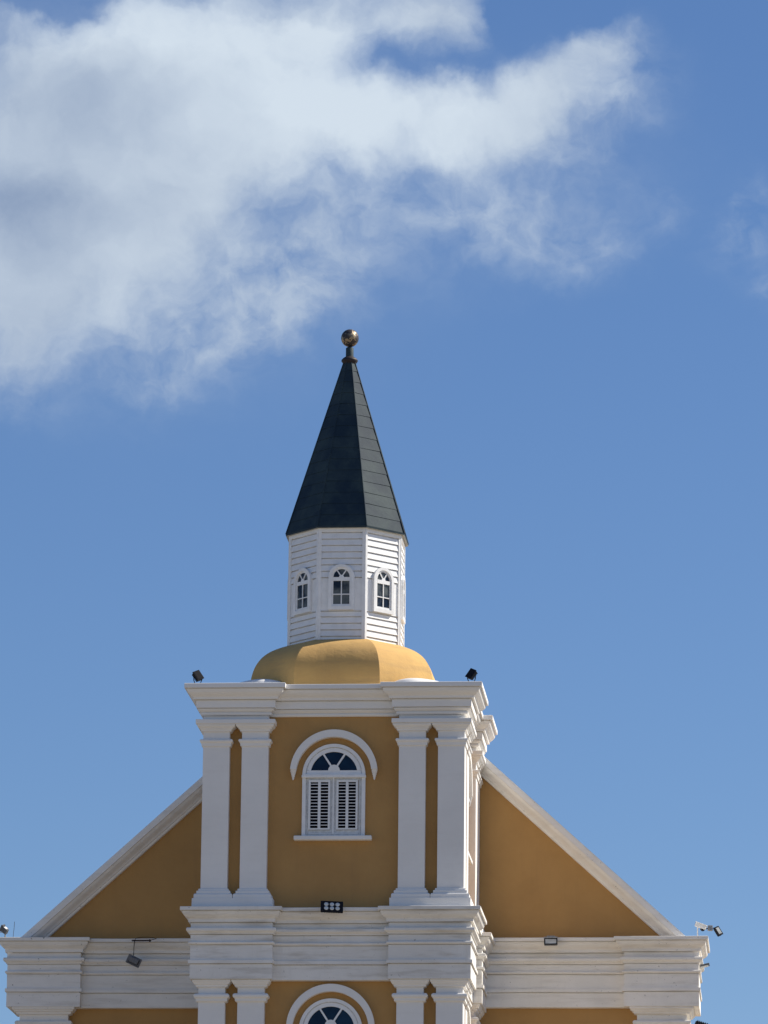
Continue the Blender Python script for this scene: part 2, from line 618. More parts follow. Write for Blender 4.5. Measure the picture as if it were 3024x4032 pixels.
# ---- raking cornices of the gable
RP = [(-0.05, 0.004), (0.30, 0.0), (0.305, -0.035), (0.30, -0.145), (0.265, -0.150), (0.255, -0.175), (0.235, -0.205), (0.195, -0.235),
      (0.150, -0.262), (0.120, -0.290), (0.115, -0.305), (0.080, -0.310), (0.078, -0.350), (0.060, -0.368), (-0.05, -0.370)]
for sx in (-1, 1):
    w = MB(M['rake'])
    vs, K = [], len(RP)
    N = 40
    for i in range(N + 1):
        x = 6.02 * (1 - i / N)
        for (o, dz) in RP:
            wz = noise.noise(Vector((x * 0.9 + sx * 7, dz * 4, 1.0))) * 0.006
            vs.append((sx * x, NB - o, rake(x) + dz + wz))
    fs = []
    for i in range(N):
        for k in range(K - 1):
            a_ = i * K + k
            fs.append((a_, a_ + 1, a_ + K + 1, a_ + K))
    w.add(vs, fs)
    w.add(vs[:K], [list(range(K))])
    w.build('raking_cornice', church)

# ---- nave entablature with the corner breaks
DZ = 0.075
MIDP = [(-0.30, 14.595), (0.29, 14.595), (0.30, 14.59), (0.30, 14.535), (0.252, 14.534), (0.252, 14.524), (0.268, 14.520), (0.262, 14.500), (0.245, 14.465), (0.215, 14.435),
        (0.185, 14.415), (0.172, 14.395), (0.172, 14.352), (0.112, 14.351), (0.112, 14.341), (0.132, 14.338), (0.132, 14.262), (0.185, 14.256), (0.200, 14.240), (0.200, 14.205),
        (0.178, 14.185), (0.155, 14.170), (0.152, 14.152), (0.112, 14.151), (0.112, 14.142), (0.132, 14.139), (0.132, 14.032), (0.155, 14.028), (0.168, 14.012), (0.165, 13.992),
        (0.150, 13.978), (0.114, 13.977), (0.114, 13.969), (0.134, 13.966), (0.134, 13.722), (0.162, 13.718), (0.162, 13.662), (0.112, 13.661), (0.112, 13.651), (0.136, 13.648), (0.136, 13.405), (0.120, 13.400), (-0.30, 13.400)]
NAVP = [(o, z + DZ) for (o, z) in MIDP]
BX0, BX1, BY = 4.86, 5.88, NB - 0.16
for sx in (-1, 1):
    w = MB(M['white_side'])
    path = [(2.05, NB), (BX0, NB), (BX0, BY), (BX1, BY), (BX1, BY + 1.02), (4.6, BY + 1.02)]
    if sx < 0:
        path = [(-x, y) for (x, y) in reversed(path)]
    w.sweep(path, NAVP, seed=sx * 3.3, wob=0.004)
    w.build('nave_entablature', church)


# ---- rectangular loops used by capitals and bases
def loop(x0, x1, y0, y1):
    return [(x0, y0), (x1, y0), (x1, y1), (x0, y1)]


def ring(mb, x0, x1, y0, y1, prof, seed=0.0):
    mb.sweep(loop(x0, x1, y0, y1), prof, closed=True, step=0.5, wob=0.002, seed=seed)


CAPU = [(-0.05, 17.712), (0.098, 17.712), (0.098, 17.690), (0.080, 17.668), (0.058, 17.655), (0.055, 17.640), (0.038, 17.632), (0.030, 17.600),
        (0.002, 17.594), (-0.05, 17.594)]
NECKU = [(-0.05, 17.468), (0.040, 17.466), (0.052, 17.455), (0.056, 17.437), (0.048, 17.418), (0.030, 17.405), (0.026, 17.375), (0.022, 17.350),
         (0.002, 17.345), (-0.05, 17.345)]
BASEU = [(-0.05, 14.932), (0.022, 14.932), (0.030, 14.922), (0.030, 14.898), (0.055, 14.892), (0.060, 14.875), (0.058, 14.845), (0.085, 14.838),
         (0.098, 14.820), (0.100, 14.790), (0.100, 14.755), (-0.05, 14.755)]
CAPL = [(-0.05, 13.398), (0.098, 13.398), (0.098, 13.370), (0.078, 13.350), (0.070, 13.330), (0.048, 13.322), (0.042, 13.290), (0.020, 13.282),
        (0.002, 13.275), (-0.05, 13.275)]
NECKL = [(-0.05, 13.176), (0.045, 13.175), (0.066, 13.160), (0.075, 13.138), (0.068, 13.112), (0.048, 13.098), (0.040, 13.092), (0.038, 13.052),
         (0.020, 13.038), (0.002, 13.034), (-0.05, 13.034)]
BASEL = [(o, z - 5.93) for (o, z) in BASEU]


def pilaster(x0, x1, y0, y1, ztop, zbot, cap, neck, base, mat='white'):
    w_ = MB(M[mat])
    w_.sweep(loop(x0, x1, y0, y1), [(0.0, ztop), (0.0, zbot)], closed=True, step=0.6, wob=0.002, seed=x0)
    sh = w_.build('pilaster', church)
    w_ = MB(M[mat])
    ring(w_, x0, x1, y0, y1, cap, x0)
    ring(w_, x0, x1, y0, y1, neck, x0 + 3)
    w_.build('capital', sh)
    if base:
        w_ = MB(M[mat])
        ring(w_, x0, x1, y0, y1, base, x0 + 5)
        w_.build('base', sh)
    return sh


S = 0.445
for sx in (-1, 1):
    for (xa, ya) in ((H - S, 0.0), (WB, 0.0), (H - S, WB - S), (H - S, D - WB), (H - S, D - S)):
        x0, x1 = (xa, xa + S) if sx > 0 else (-xa - S, -xa)
        pilaster(x0, x1, ya, ya + S - (0.012 if ya > 3.5 else 0), 17.72, 14.70, CAPU, NECKU, BASEU)
        pilaster(x0, x1, ya, ya + S - (0.012 if ya > 3.5 else 0), 13.41, 8.75, CAPL, NECKL, BASEL)

# ---- corner piers: pedestal block under and architrave block over each pair of pilasters
ABAC = [(-0.2, 17.868), (0.0, 17.868), (0.002, 17.796), (0.115, 17.792), (0.120, 17.785), (0.120, 17.722), (0.112, 17.714), (-0.2, 17.714)]
PLIN = [(-0.2, 14.757), (0.125, 14.757), (0.127, 14.600), (-0.2, 14.600)]
PLINL = [(o, z - 5.93) for (o, z) in PLIN]
for sx in (-1, 1):
    for (y0, y1) in ((0.0, WB), (D - WB, D - 0.006)):
        x0, x1 = (WB, H) if sx > 0 else (-H, -WB)
        w = MB(M['white'])
        ring(w, x0, x1, y0, y1, ABAC, sx * 2 + y0)
        w.build('architrave_block', church)
        w = MB(M['white'])
        ring(w, x0, x1, y0, y1, PLIN, sx * 4 + y0)
        w.build('pedestal_block', church)
        w = MB(M['white'])
        ring(w, x0, x1, y0, y1, PLINL, sx * 4 + y0)
        w.build('pedestal_block', church)


def tower_path(ext=0.0):
    i = H - P
    right = [(WB, P), (WB, 0), (H, 0), (H, WB), (i, WB), (i, D - WB), (H, D - WB), (H, D + ext)]
    left = [(-x, y) for (x, y) in reversed(right)]
    return left + right


TOPP = [(-0.45, 18.376), (0.295, 18.376), (0.302, 18.370), (0.302, 18.298), (0.250, 18.297), (0.250, 18.286), (0.268, 18.282), (0.262, 18.265), (0.246, 18.232), (0.215, 18.200),
        (0.182, 18.178), (0.165, 18.160), (0.160, 18.128), (0.096, 18.127), (0.096, 18.117), (0.116, 18.113), (0.116, 17.990), (0.070, 17.989), (0.070, 17.980), (0.092, 17.977), (0.090, 17.962), (0.070, 17.945),
        (0.058, 17.935), (0.036, 17.924), (0.036, 17.915), (0.052, 17.912), (0.052, 17.892), (0.035, 17.872), (-0.45, 17.872)]
w = MB(M['white'])
w.sweep(tower_path(), TOPP, seed=1.0)
w.build('tower_cornice', church)
w = MB(M['white_worn'])
w.sweep(tower_path(-0.02), MIDP, seed=2.0)
w.build('tower_entablature', church)
w = MB(M['white'])
w.sweep(tower_path(-0.02), [(o, z - 5.93) for (o, z) in MIDP], seed=5.0)
w.build('lower_entablature', church)
# tower roof deck
w = MB(M['white'])
w.box(-1.9, 1.9, 0.2, D - 0.03, 18.25, 18.362)
w.build('roof_deck', church)

# ---- nave corner pilasters
for sx in (-1, 1):
    x0, x1 = (4.945, 5.795) if sx > 0 else (-5.795, -4.945)
    sh = 0.075
    pilaster(x0, x1, BY + 0.005, BY + 0.95, 13.49, 0.9, [(o * 1.25, z + sh) for (o, z) in CAPL], [(o, z + sh) for (o, z) in NECKL],
             [(o, z - 13.9) for (o, z) in BASEU], 'white_side')
# plinth of the whole church
w = MB(M['white_worn'])
w.sweep([(-4.6, NS), (-4.6, 5.0), (-5.9, 5.0), (-5.9, 3.82), (-2.5, 3.82), (-2.5, -0.2), (2.5, -0.2), (2.5, 3.82), (5.9, 3.82), (5.9, 5.0), (4.6, 5.0), (4.6, NS)],
        [(-0.4, 0.95), (0.06, 0.93), (0.08, 0.80), (0.05, 0.0)], seed=3, step=1.0)
w.build('plinth', church)

# ---- door of the ground storey
w = MB([M['white'], M['dark']])
w.box(-0.95, 0.95, 0.10, 0.15, 0.9, 4.1)
w.box(-1.05, 1.05, 0.02, 0.12, 4.1, 4.3)
dr = w.build('door', church)
w = MB(M['green'])
for sx in (-1, 1):
    x0, x1 = sorted((sx * 0.02, sx * 0.78))
    w.box(x0, x1, 0.06, 0.098, 0.95, 3.9)
    for zz in (1.1, 2.1, 3.1):
        w.bbox(x0 + 0.1, x1 - 0.1, 0.035, 0.07, zz, zz + 0.7, 0.02)
w.build('door_leaf', dr)


# ---- windows -------------------------------------------------------------
def arc(R, zc, a0, a1, n, cx=0.0):
    return [(cx + R * cos(radians(a0 + (a1 - a0) * i / n)), zc + R * sin(radians(a0 + (a1 - a0) * i / n))) for i in range(n + 1)]


def band(mb, outer, inner, yf, yb, m=0, closed=False):
    """flat moulding between two outlines in the x-z plane, standing out of the wall from yb to yf"""
    n = len(outer)
    vs = [(p[0], yf, p[1]) for p in outer] + [(p[0], yf, p[1]) for p in inner] + \
         [(p[0], yb, p[1]) for p in outer] + [(p[0], yb, p[1]) for p in inner]
    fs = []
    for i in range(n if closed else n - 1):
        j = (i + 1) % n
        fs.append((i, j, n + j, n + i))
        fs.append((i, 2 * n + i, 2 * n + j, j))
        fs.append((n + i, n + j, 3 * n + j, 3 * n + i))
    mb.add(vs, fs, m)
    if not closed:
        mb.add([vs[0], vs[n], vs[3 * n], vs[2 * n]], [(0, 1, 2, 3)], m)
        mb.add([vs[n - 1], vs[2 * n - 1], vs[4 * n - 1], vs[3 * n - 1]], [(0, 1, 2, 3)], m)


def make_window():
    """arched window, local origin at the centre of its arch on the wall plane, facing -y"""
    w_ = MB([M['wood'], M['dark'], M['wood_old']])
    band(w_, [(0.53, -0.04)] + arc(0.53, 0, 0, 180, 40) + [(-0.53, -0.04)],
         [(0.475, -0.04)] + arc(0.475, 0, 0, 180, 40) + [(-0.475, -0.04)], -0.060, 0.02, 0)
    band(w_, [(0.475, -0.04)] + arc(0.475, 0, 0, 180, 40) + [(-0.475, -0.04)],
         [(0.462, -0.04)] + arc(0.462, 0, 0, 180, 40) + [(-0.462, -0.04)], -0.030, 0.02, 2)
    band(w_, arc(0.462, 0, 11.0, 169.0, 40), arc(0.398, 0, 11.6, 168.4, 40), -0.040, 0.02, 0)
    w_.box(-0.460, 0.460, -0.0405, 0.02, -0.035, 0.081)
    # jambs
    for sx in (-1, 1):
        a, b_ = sorted((sx * 0.53, sx * 0.47))
        w_.box(a, b_, -0.050, 0.02, -1.035, -0.042)
        a, b_ = sorted((sx * 0.47, sx * 0.415))
        w_.box(a, b_, -0.022, 0.02, -1.035, -0.042, 2)
        w_.box(a + 0.02, b_ - 0.02, -0.030, 0.0, -1.0, -0.06, 2)
    w_.box(-0.415, 0.415, -0.024, 0.02, -1.035, -0.930, 2)
    w_.box(-0.415, 0.415, -0.034, 0.02, -0.995, -0.985, 0)
    w_.box(-0.415, 0.415, -0.026, 0.02, -0.085, -0.042, 2)
    w_.box(-0.055, 0.045, -0.026, 0.02, -0.930, -0.085, 2)
    w_.box(-0.016, 0.008, -0.052, -0.026, -1.0, -0.045, 0)
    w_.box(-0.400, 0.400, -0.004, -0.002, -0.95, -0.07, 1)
    win = w_.build('window')
    # fanlight
    w_ = MB([M['glass']])
    pts = arc(0.400, 0, 11.55, 168.45, 40)
    w_.add([(p[0], -0.012, p[1]) for p in pts], [list(range(len(pts)))])
    w_.build('pane', win)
    w_ = MB(M['wood'])
    for sx in (-1, 1):
        a = radians(57)
        d = Vector((sx * cos(a), 0, sin(a)))
        nrm = Vector((-d.z, 0, d.x)) * 0.015
        c0 = Vector((0, 0, 0.08)) + d * 0.06
        c1 = Vector((0, 0, 0.08)) + d * 0.335
        q = [c0 + nrm, c1 + nrm, c1 - nrm, c0 - nrm]
        w_.prism([(p.x, p.z) for p in q], 'y', -0.036, -0.005)
    w_.prism(arc(0.098, 0.079, 0, 180, 20), 'y', -0.044, -0.004)
    w_.build('fan_bars', win)
    # transom
    w_ = MB(M['wood'])
    w_.bbox(-0.540, 0.540, -0.085, 0.02, -0.046, -0.002, 0.006)
    w_.box(-0.530, 0.530, -0.070, 0.02, -0.002, 0.018)
    w_.build('transom', win)
    # shutters
    for (x0, x1) in ((-0.423, -0.057), (0.047, 0.407)):
        w_ = MB([M['wood']])
        zt, zb = -0.085, -0.926
        yf, yb = -0.055, -0.012
        c = (x0 + x1) / 2
        w_.box(x0, x0 + 0.034, yf, yb, zb, zt)
        w_.box(x1 - 0.034, x1, yf, yb, zb, zt)
        w_.box(c - 0.022, c + 0.022, yf - 0.001, yb, zb + 0.002, zt - 0.002)
        w_.box(x0 + 0.034, x1 - 0.034, yf + 0.001, yb, zt - 0.034, zt)
        w_.box(x0 + 0.034, x1 - 0.034, yf + 0.001, yb, zb, zb + 0.026)
        z = zt - 0.075
        while z > zb + 0.03:
            for (a, b_) in ((x0 + 0.035, c - 0.022), (c + 0.022, x1 - 0.035)):
                jz = random.uniform(-0.002, 0.002)
                vs = [(a, yf + 0.003, z + jz), (b_, yf + 0.003, z + jz), (b_, yf + 0.003, z + 0.0115 + jz), (a, yf + 0.003, z + 0.0115 + jz),
                      (a, yf + 0.036, z + 0.010), (b_, yf + 0.036, z + 0.010), (b_, yf + 0.036, z + 0.019), (a, yf + 0.036, z + 0.019)]
                w_.add(vs, [(0, 1, 2, 3), (4, 5, 6, 7), (0, 1, 5, 4), (3, 2, 6, 7), (0, 3, 7, 4), (1, 2, 6, 5)])
            z -= 0.0537
        w_.build('shutter', win)
    # sill
    w_ = MB(M['white'])
    w_.bbox(-0.655, 0.650, -0.130, 0.02, -1.110, -1.037, 0.010)
    w_.build('sill', win)
    return win


def make_hood():
    w_ = MB(M['white'])
    o = arc(0.735, 0.030, 5, 175, 56)
    i = [((0.735 - (0.100 + 0.024 * sin(pi * k / 56))) * cos(radians(5 + 170 * k / 56)),
          0.030 + (0.735 - (0.100 + 0.024 * sin(pi * k / 56))) * sin(radians(5 + 170 * k / 56))) for k in range(57)]
    band(w_, o, i, -0.120, 0.02)
    for sx in (-1, 1):
        prof = [(0.050, 0.100), (0.050, 0.055), (0.042, 0.050), (0.044, 0.030), (0.034, 0.022), (0.036, 0.000), (0.026, -0.010), (0.028, -0.030),
                (0.017, -0.042), (0.019, -0.060), (0.006, -0.088)]
        w_.lathe([(r, z) for (r, z) in prof], sx * 0.683, -0.062, 12)
    return w_.build('hood_moulding')


wproto, hproto = make_window(), make_hood()
ZW = 16.872
spots = [((0, P, ZW), 0), ((0, P, ZW - 4.292), 0)]
for zz in (ZW, ZW - 4.292):
    spots.append(((H - P, 2.0, zz), radians(90)))
    spots.append(((-(H - P), 2.0, zz), radians(-90)))
first = True
for (loc, rz) in spots:
    for pr in (wproto, hproto):
        if first:
            o = pr
            o.parent = church
        else:
            o = copy_tree(pr, church)
        o.location = loc
        o.rotation_euler = (0, 0, rz)
    first = False

# ---- dome ----------------------------------------------------------------
DP = [(1.575, 18.30), (1.575, 18.50), (1.572, 18.62), (1.563, 18.72), (1.548, 18.81), (1.524, 18.90), (1.490, 18.985), (1.445, 19.06), (1.385, 19.135),
      (1.310, 19.205), (1.225, 19.268), (1.130, 19.322), (1.030, 19.368), (0.93, 19.405), (0.80, 19.44), (0.4, 19.47)]
HR = 0.462


def lerp_prof(pr, n):
    L = [0]
    for i in range(1, len(pr)):
        L.append(L[-1] + sqrt((pr[i][0] - pr[i - 1][0]) ** 2 + (pr[i][1] - pr[i - 1][1]) ** 2))
    out_ = []
    for k in range(n + 1):
        s_ = L[-1] * k / n
        i = max(j for j in range(len(L)) if L[j] <= s_ + 1e-9)
        i = min(i, len(pr) - 2)
        # Catmull-Rom through the points
        f = (s_ - L[i]) / (L[i + 1] - L[i])
        p0, p1, p2, p3 = pr[max(i - 1, 0)], pr[i], pr[i + 1], pr[min(i + 2, len(pr) - 1)]
        q = []
        for d in (0, 1):
            q.append(0.5 * (2 * p1[d] + (p2[d] - p0[d]) * f + (2 * p0[d] - 5 * p1[d] + 4 * p2[d] - p3[d]) * f * f
                            + (3 * p1[d] - p0[d] - 3 * p2[d] + p3[d]) * f ** 3))
        out_.append(tuple(q))
    return out_


def octa(a, h=None, cy=CY):
    h = a * 0.4142 if h is None else h
    return [(h, cy - a), (a, cy - h), (a, cy + h), (h, cy + a), (-h, cy + a), (-a, cy + h), (-a, cy - h), (-h, cy - a)]


w = MB(M['ochre_dome'])
pr = lerp_prof(DP, 60)
J = 14
for fct in range(8):
    vs, fs = [], []
    for (a, z) in pr:
        o = octa(a, a * HR)
        p0, p1 = Vector(o[fct]), Vector(o[(fct + 1) % 8])
        for j in range(J + 1):
            q = p0.lerp(p1, j / J)
            c = q - Vector((0, CY))
            edge = sin(pi * j / J)
            nz = noise.noise(Vector((q.x * 1.6, q.y * 1.6, z * 2.0))) * 0.012
            c *= 1 + nz + 0.004 * edge
            vs.append((c.x, CY + c.y, z + nz * 0.5))
    for i in range(len(pr) - 1):
        for j in range(J):
            a_ = i * (J + 1) + j
            fs.append((a_, a_ + 1, a_ + J + 2, a_ + J + 1))
    w.add(vs, fs, 0, True)
w.build('dome', church)

# rounded white skirts in the four corners of the tower roof
for sx in (-1, 1):
    for sy in (-1, 1):
        w = MB(M['white'])
        cx, cyy = sx * 1.40, CY + sy * 1.10
        tdir = Vector((1, -sx * sy)).normalized()
        ndir = Vector((sx, sy)).normalized()
        vs, fs = [], []
        A, B = 14, 36
        for i in range(A + 1):
            ph = (pi / 2) * i / A
            for k in range(B):
                th = 2 * pi * k / B
                ca, sa_ = cos(th), sin(th)
                x_ = 0.60 * (abs(ca) ** 0.8) * (1 if ca > 0 else -1) * cos(ph) ** 0.55
                y_ = 0.40 * (abs(sa_) ** 0.8) * (1 if sa_ > 0 else -1) * cos(ph) ** 0.55
                q = Vector((cx, cyy)) + tdir * x_ + ndir * y_
                vs.append((q.x, q.y, 18.355 + 0.275 * sin(ph) ** 0.55))
        for i in range(A):
            for k in range(B):
                fs.append((i * B + k, i * B + (k + 1) % B, (i + 1) * B + (k + 1) % B, (i + 1) * B + k))
        w.add(vs, fs, 0, True)
        w.build('corner_skirt', church)

# ---- lantern -------------------------------------------------------------
LA = 0.948
LH = 0.402
LB, LT = 19.36, 21.345


def facet_frame(k):
    """matrix: local x along facet k, -y outward, z up; origin on the lantern axis at z=0. k=0 is the front"""
    return Matrix.Translation((0, CY, 0)) @ Matrix.Rotation(radians(45 * k), 4, 'Z')


w = MB([M['wood'], M['wood_old']])
lines_up = [20.467 + 0.113 * i for i in range(8)]
lines_dn = [19.894 - 0.114 * i for i in range(5)]
for k in range(8):
    w.xf = facet_frame(k)
    y = -LA
    def board(z0, z1, gap=0.017):
        yi = y + 0.022
        w.add([(-LH, y - 0.020, z0 + gap), (LH, y - 0.020, z0 + gap), (LH, y - 0.004, z1), (-LH, y - 0.004, z1),
               (-LH, yi, z0 + gap), (LH, yi, z0 + gap), (-LH, yi, z1), (LH, yi, z1), (-LH, yi, z0), (LH, yi, z0)],
              [(0, 1, 2, 3), (0, 1, 5, 4), (3, 2, 7, 6), (4, 5, 9, 8)])
    for i in range(len(lines_up) - 1):
        board(lines_up[i], lines_up[i + 1])
    board(lines_up[-1], LT, 0.017)
    # plain boards beside the windows
    w.add([(-LH, y - 0.006, 19.894), (LH, y - 0.006, 19.894), (LH, y - 0.006, 20.467), (-LH, y - 0.006, 20.467),
           (-LH, y + 0.022, 20.467), (LH, y + 0.022, 20.467)], [(0, 1, 2, 3), (3, 2, 5, 4)])
    board(19.880, 19.894)
    for i in range(len(lines_dn) - 1):
        board(lines_dn[i + 1], lines_dn[i] - 0.014 if i == 0 else lines_dn[i])
    board(LB, lines_dn[-1], 0.0)
w.xf = Matrix.Identity(4)
lantern = w.build('lantern', church)
w = MB(M['wood'])
for k in range(8):
    w.xf = facet_frame(k)
    y = -LA
    for sx in (-1, 1):
        x0, x1 = sorted((sx * (LH - 0.052), sx * (LH + 0.009)))
        w.box(x0, x1, y - 0.0235 - (0.001 if sx > 0 else 0), y + 0.01, LB + 0.02, LT - 0.004)
w.xf = Matrix.Identity(4)
w.build('corner_boards', lantern)
w = MB(M['wood'])
for k in range(8):
    w.xf = facet_frame(k)
    w.box(-LH - 0.004, LH + 0.004, -LA - 0.028, -LA + 0.01, LT - 0.062, LT - 0.004)
w.xf = Matrix.Identity(4)
w.build('frieze_board', lantern)


def make_lwin():
    """small arched lantern window; local origin at the centre of the arch"""
    w_ = MB([M['wood'], M['wood']])
    zb = -0.575
    A1, A2, A3 = 0.222, 0.170, 0.139

    def outl(R, b_):
        return [(R, b_)] + arc(R, 0, 0, 180, 26) + [(-R, b_)]
    band(w_, outl(A1, zb), outl(A2, zb + 0.065), -0.058, 0.01)
    w_.prism([(-A1, zb), (A1, zb), (A2, zb + 0.065), (-A2, zb + 0.065)], 'y', -0.0575, 0.01)
    band(w_, outl(A2, zb + 0.065), outl(A3, zb + 0.100), -0.040, 0.01)
    w_.prism([(-A2, zb + 0.064), (A2, zb + 0.064), (A3, zb + 0.100), (-A3, zb + 0.100)], 'y', -0.0395, 0.01)
    win = w_.build('lantern_window')
    w_ = MB(M['lantern_glass'])
    p = outl(A3 + 0.004, zb + 0.095)
    w_.add([(q[0], -0.0255, q[1]) for q in p], [list(range(len(p)))])
    w_.build('pane', win)
    w_ = MB(M['wood'])
    w_.box(-A3, A3, -0.042, -0.022, -0.068, -0.004)
    w_.box(-0.009, 0.009, -0.0385, -0.022, zb + 0.098, -0.068)
    w_.box(-A3, A3, -0.0375, -0.022, -0.311, -0.294)
    for sx in (-1, 1):
        a = radians(57)
        d = Vector((sx * cos(a), 0, sin(a)))
        nrm = Vector((-d.z, 0, d.x)) * 0.010
        q = [d * 0.02 + nrm, d * 0.136 + nrm, d * 0.136 - nrm, d * 0.02 - nrm]
        w_.prism([(v_.x, v_.z) for v_ in q], 'y', -0.038, -0.022)
    w_.prism(arc(0.042, -0.005, 0, 180, 12), 'y', -0.041, -0.022)
    w_.build('glazing_bars', win)
    return win


lw = make_lwin()
for k in range(8):
    o = lw if k == 0 else copy_tree(lw, church)
    o.parent = church
    mt = facet_frame(k) @ Matrix.Translation((0.0, -LA, 20.482))
    o.location = mt.to_translation()
    o.rotation_euler = (0, 0, radians(45 * k))

# ---- spire ---------------------------------------------------------------
EA, EZ, TA, TZ = 1.022, 21.372, 0.098, 24.53
w = MB([M['green']])
NC = 15


def sa(z):
    return EA + (TA - EA) * (z - EZ) / (TZ - EZ)


for k in range(8):
    w.xf = facet_frame(k)
    z = EZ
    i = 0
    while z < TZ - 0.02:
        z1 = min(z + 0.2135, TZ)
        a0, a1 = sa(z) + (0.006 if i else 0.0), sa(z1)
        t0, t1 = sa(z) * 0.4142 + 0.003, sa(z1) * 0.4142
        j = random.uniform(-0.006, 0.006)
        w.add([(-t0, -a0, z + j), (t0, -a0, z - j), (t1, -a1, z1), (-t1, -a1, z1), (-t0, -sa(z) + 0.002, z + j), (t0, -sa(z) + 0.002, z - j)],
              [(0, 1, 2, 3), (0, 1, 5, 4)])
        z = z1
        i += 1
w.xf = Matrix.Identity(4)
spire = w.build('spire', church)
w = MB(M['green'])
for k in range(8):
    ang = radians(45 * k + 22.5)
    R0, R1 = EA / cos(radians(22.5)), TA / cos(radians(22.5))
    d = Vector((sin(ang), -cos(ang), 0))
    c = Vector((0, CY, 0))
    w.tube([c + d * (R0 + 0.004) + Vector((0, 0, EZ)), c + d * (R1 + 0.003) + Vector((0, 0, TZ))], [0.014, 0.011], 6)
w.build('hip_capping', spire)
w = MB([M['green'], M['soffit']])
oc1, oc0 = octa(EA + 0.008), octa(EA + 0.004)
w.add([(p[0], p[1], EZ + 0.004) for p in oc1] + [(p[0], p[1], EZ - 0.032) for p in oc0],
      [(i, (i + 1) % 8, (i + 1) % 8 + 8, i + 8) for i in range(8)] + [list(range(8))])
ic = octa(LA - 0.02)
w.add([(p[0], p[1], EZ - 0.032) for p in oc0] + [(p[0], p[1], EZ - 0.030) for p in ic], [(i, (i + 1) % 8, (i + 1) % 8 + 8, i + 8) for i in range(8)], 1)
w.build('eave', spire)

w = MB(M['green'])
w.lathe([(0.105, 24.50), (0.092, 24.53), (0.07, 24.56), (0.0695, 24.60), (0.068, 24.805), (0.055, 24.818)], 0, CY, 20)
fin = w.build('finial', church)
w = MB(M['rustred'])
w.lathe([(0.105, 24.515), (0.128, 24.545), (0.146, 24.575), (0.143, 24.592), (0.115, 24.622), (0.080, 24.645), (0.069, 24.655)], 0, CY, 24)
w.build('collar', fin)
w = MB(M['gold'])
pr = [(0.154 * sin(pi * i / 24) + 0.0005, 24.990 - 0.157 * cos(pi * i / 24)) for i in range(25)]
w.lathe(pr, 0, CY, 40)
w.lathe([(0.018, 24.81), (0.018, 24.84)], 0, CY, 10)
w.build('ball', fin)


# ================================================================== LIGHTS AND CAMERAS ON THE CORNICES
def rot3(rx, ry, rz):
    return Matrix.Rotation(rz, 4, 'Z') @ Matrix.Rotation(ry, 4, 'Y') @ Matrix.Rotation(rx, 4, 'X')


def corner_flood(loc, side, label):
    e = empty('floodlight', loc)
    tag(e, label, 'floodlight', 'black floodlights on the tower cornice')
    R = Matrix.Translation((0, 0, 0.145)) @ rot3(radians(-25), radians(24 * side), radians(-38 * side))
    b_ = MB([M['black'], M['lampglass']])
    b_.xf = R
    b_.bbox(-0.062, 0.062, -0.02, 0.045, -0.082, 0.082, 0.010)
    for i in range(6):
        z = -0.065 + i * 0.026
        b_.box(-0.052, 0.052, 0.045, 0.066, z, z + 0.008)
    b_.bbox(-0.070, 0.070, -0.034, -0.018, -0.090, 0.090, 0.005)
    b_.build('housing', e)
    b_ = MB([M['black']])
    b_.xf = R
    b_.box(-0.050, 0.050, -0.0365, -0.034, -0.068, 0.068)
    b_.build('front_glass', e)
    b_ = MB([M['black']])
    for sx in (-1, 1):
        b_.tube([(sx * 0.048, 0, 0.0), (sx * 0.050, 0, 0.03), (sx * 0.066, 0.0, 0.07), (sx * 0.070, 0.005, 0.14)], 0.0075, 6)
    b_.tube([(-0.048, 0, 0.006), (0.048, 0, 0.006)], 0.006, 6)
    b_.build('yoke', e)
    return e


corner_flood((-2.293, -0.17, 18.376), -1, 'small black floodlight on the top left corner of the tower cornice')
corner_flood((2.318, -0.17, 18.376), 1, 'small black floodlight on the top right corner of the tower cornice')

# six-lens LED floodlight on the ledge under the shuttered window
e = empty('floodlight', (0.035, -0.10, 14.595))
tag(e, 'black LED floodlight with six round lenses on the ledge below the shuttered window', 'floodlight')
R = Matrix.Translation((0, -0.20, -0.02)) @ rot3(radians(-28), radians(1.5), radians(8))
b_ = MB(M['black'])
b_.xf = R
b_.bbox(-0.186, 0.186, -0.022, 0.022, -0.110, 0.110, 0.008)
for i in range(9):
    b_.box(-0.16 + i * 0.039, -0.154 + i * 0.039, 0.022, 0.048, -0.09, 0.09)
b_.bbox(-0.075, 0.075, 0.022, 0.065, 0.03, 0.135, 0.006)
b_.build('housing', e)
for r_ in (0, 1):
    for c_ in (-1, 0, 1):
        b_ = MB(M['lens'])
        b_.xf = R @ Matrix.Translation((c_ * 0.094, 0, 0.036 - r_ * 0.080)) @ Matrix.Rotation(radians(90), 4, 'X')
        b_.lathe([(0.037, 0.020), (0.037, 0.026), (0.028, 0.032), (0.006, 0.035)], 0, 0, 18)
        b_.build('lens', e)
b_ = MB(M['black'])
for sx in (-1, 1):
    b_.tube([(sx * 0.08, 0.05, 0.006), (sx * 0.08, -0.02, 0.02), (sx * 0.10, -0.14, 0.03)], 0.008, 6)
b_.box(-0.10, 0.10, 0.02, 0.08, 0.0, 0.008)
b_.build('bracket', e)

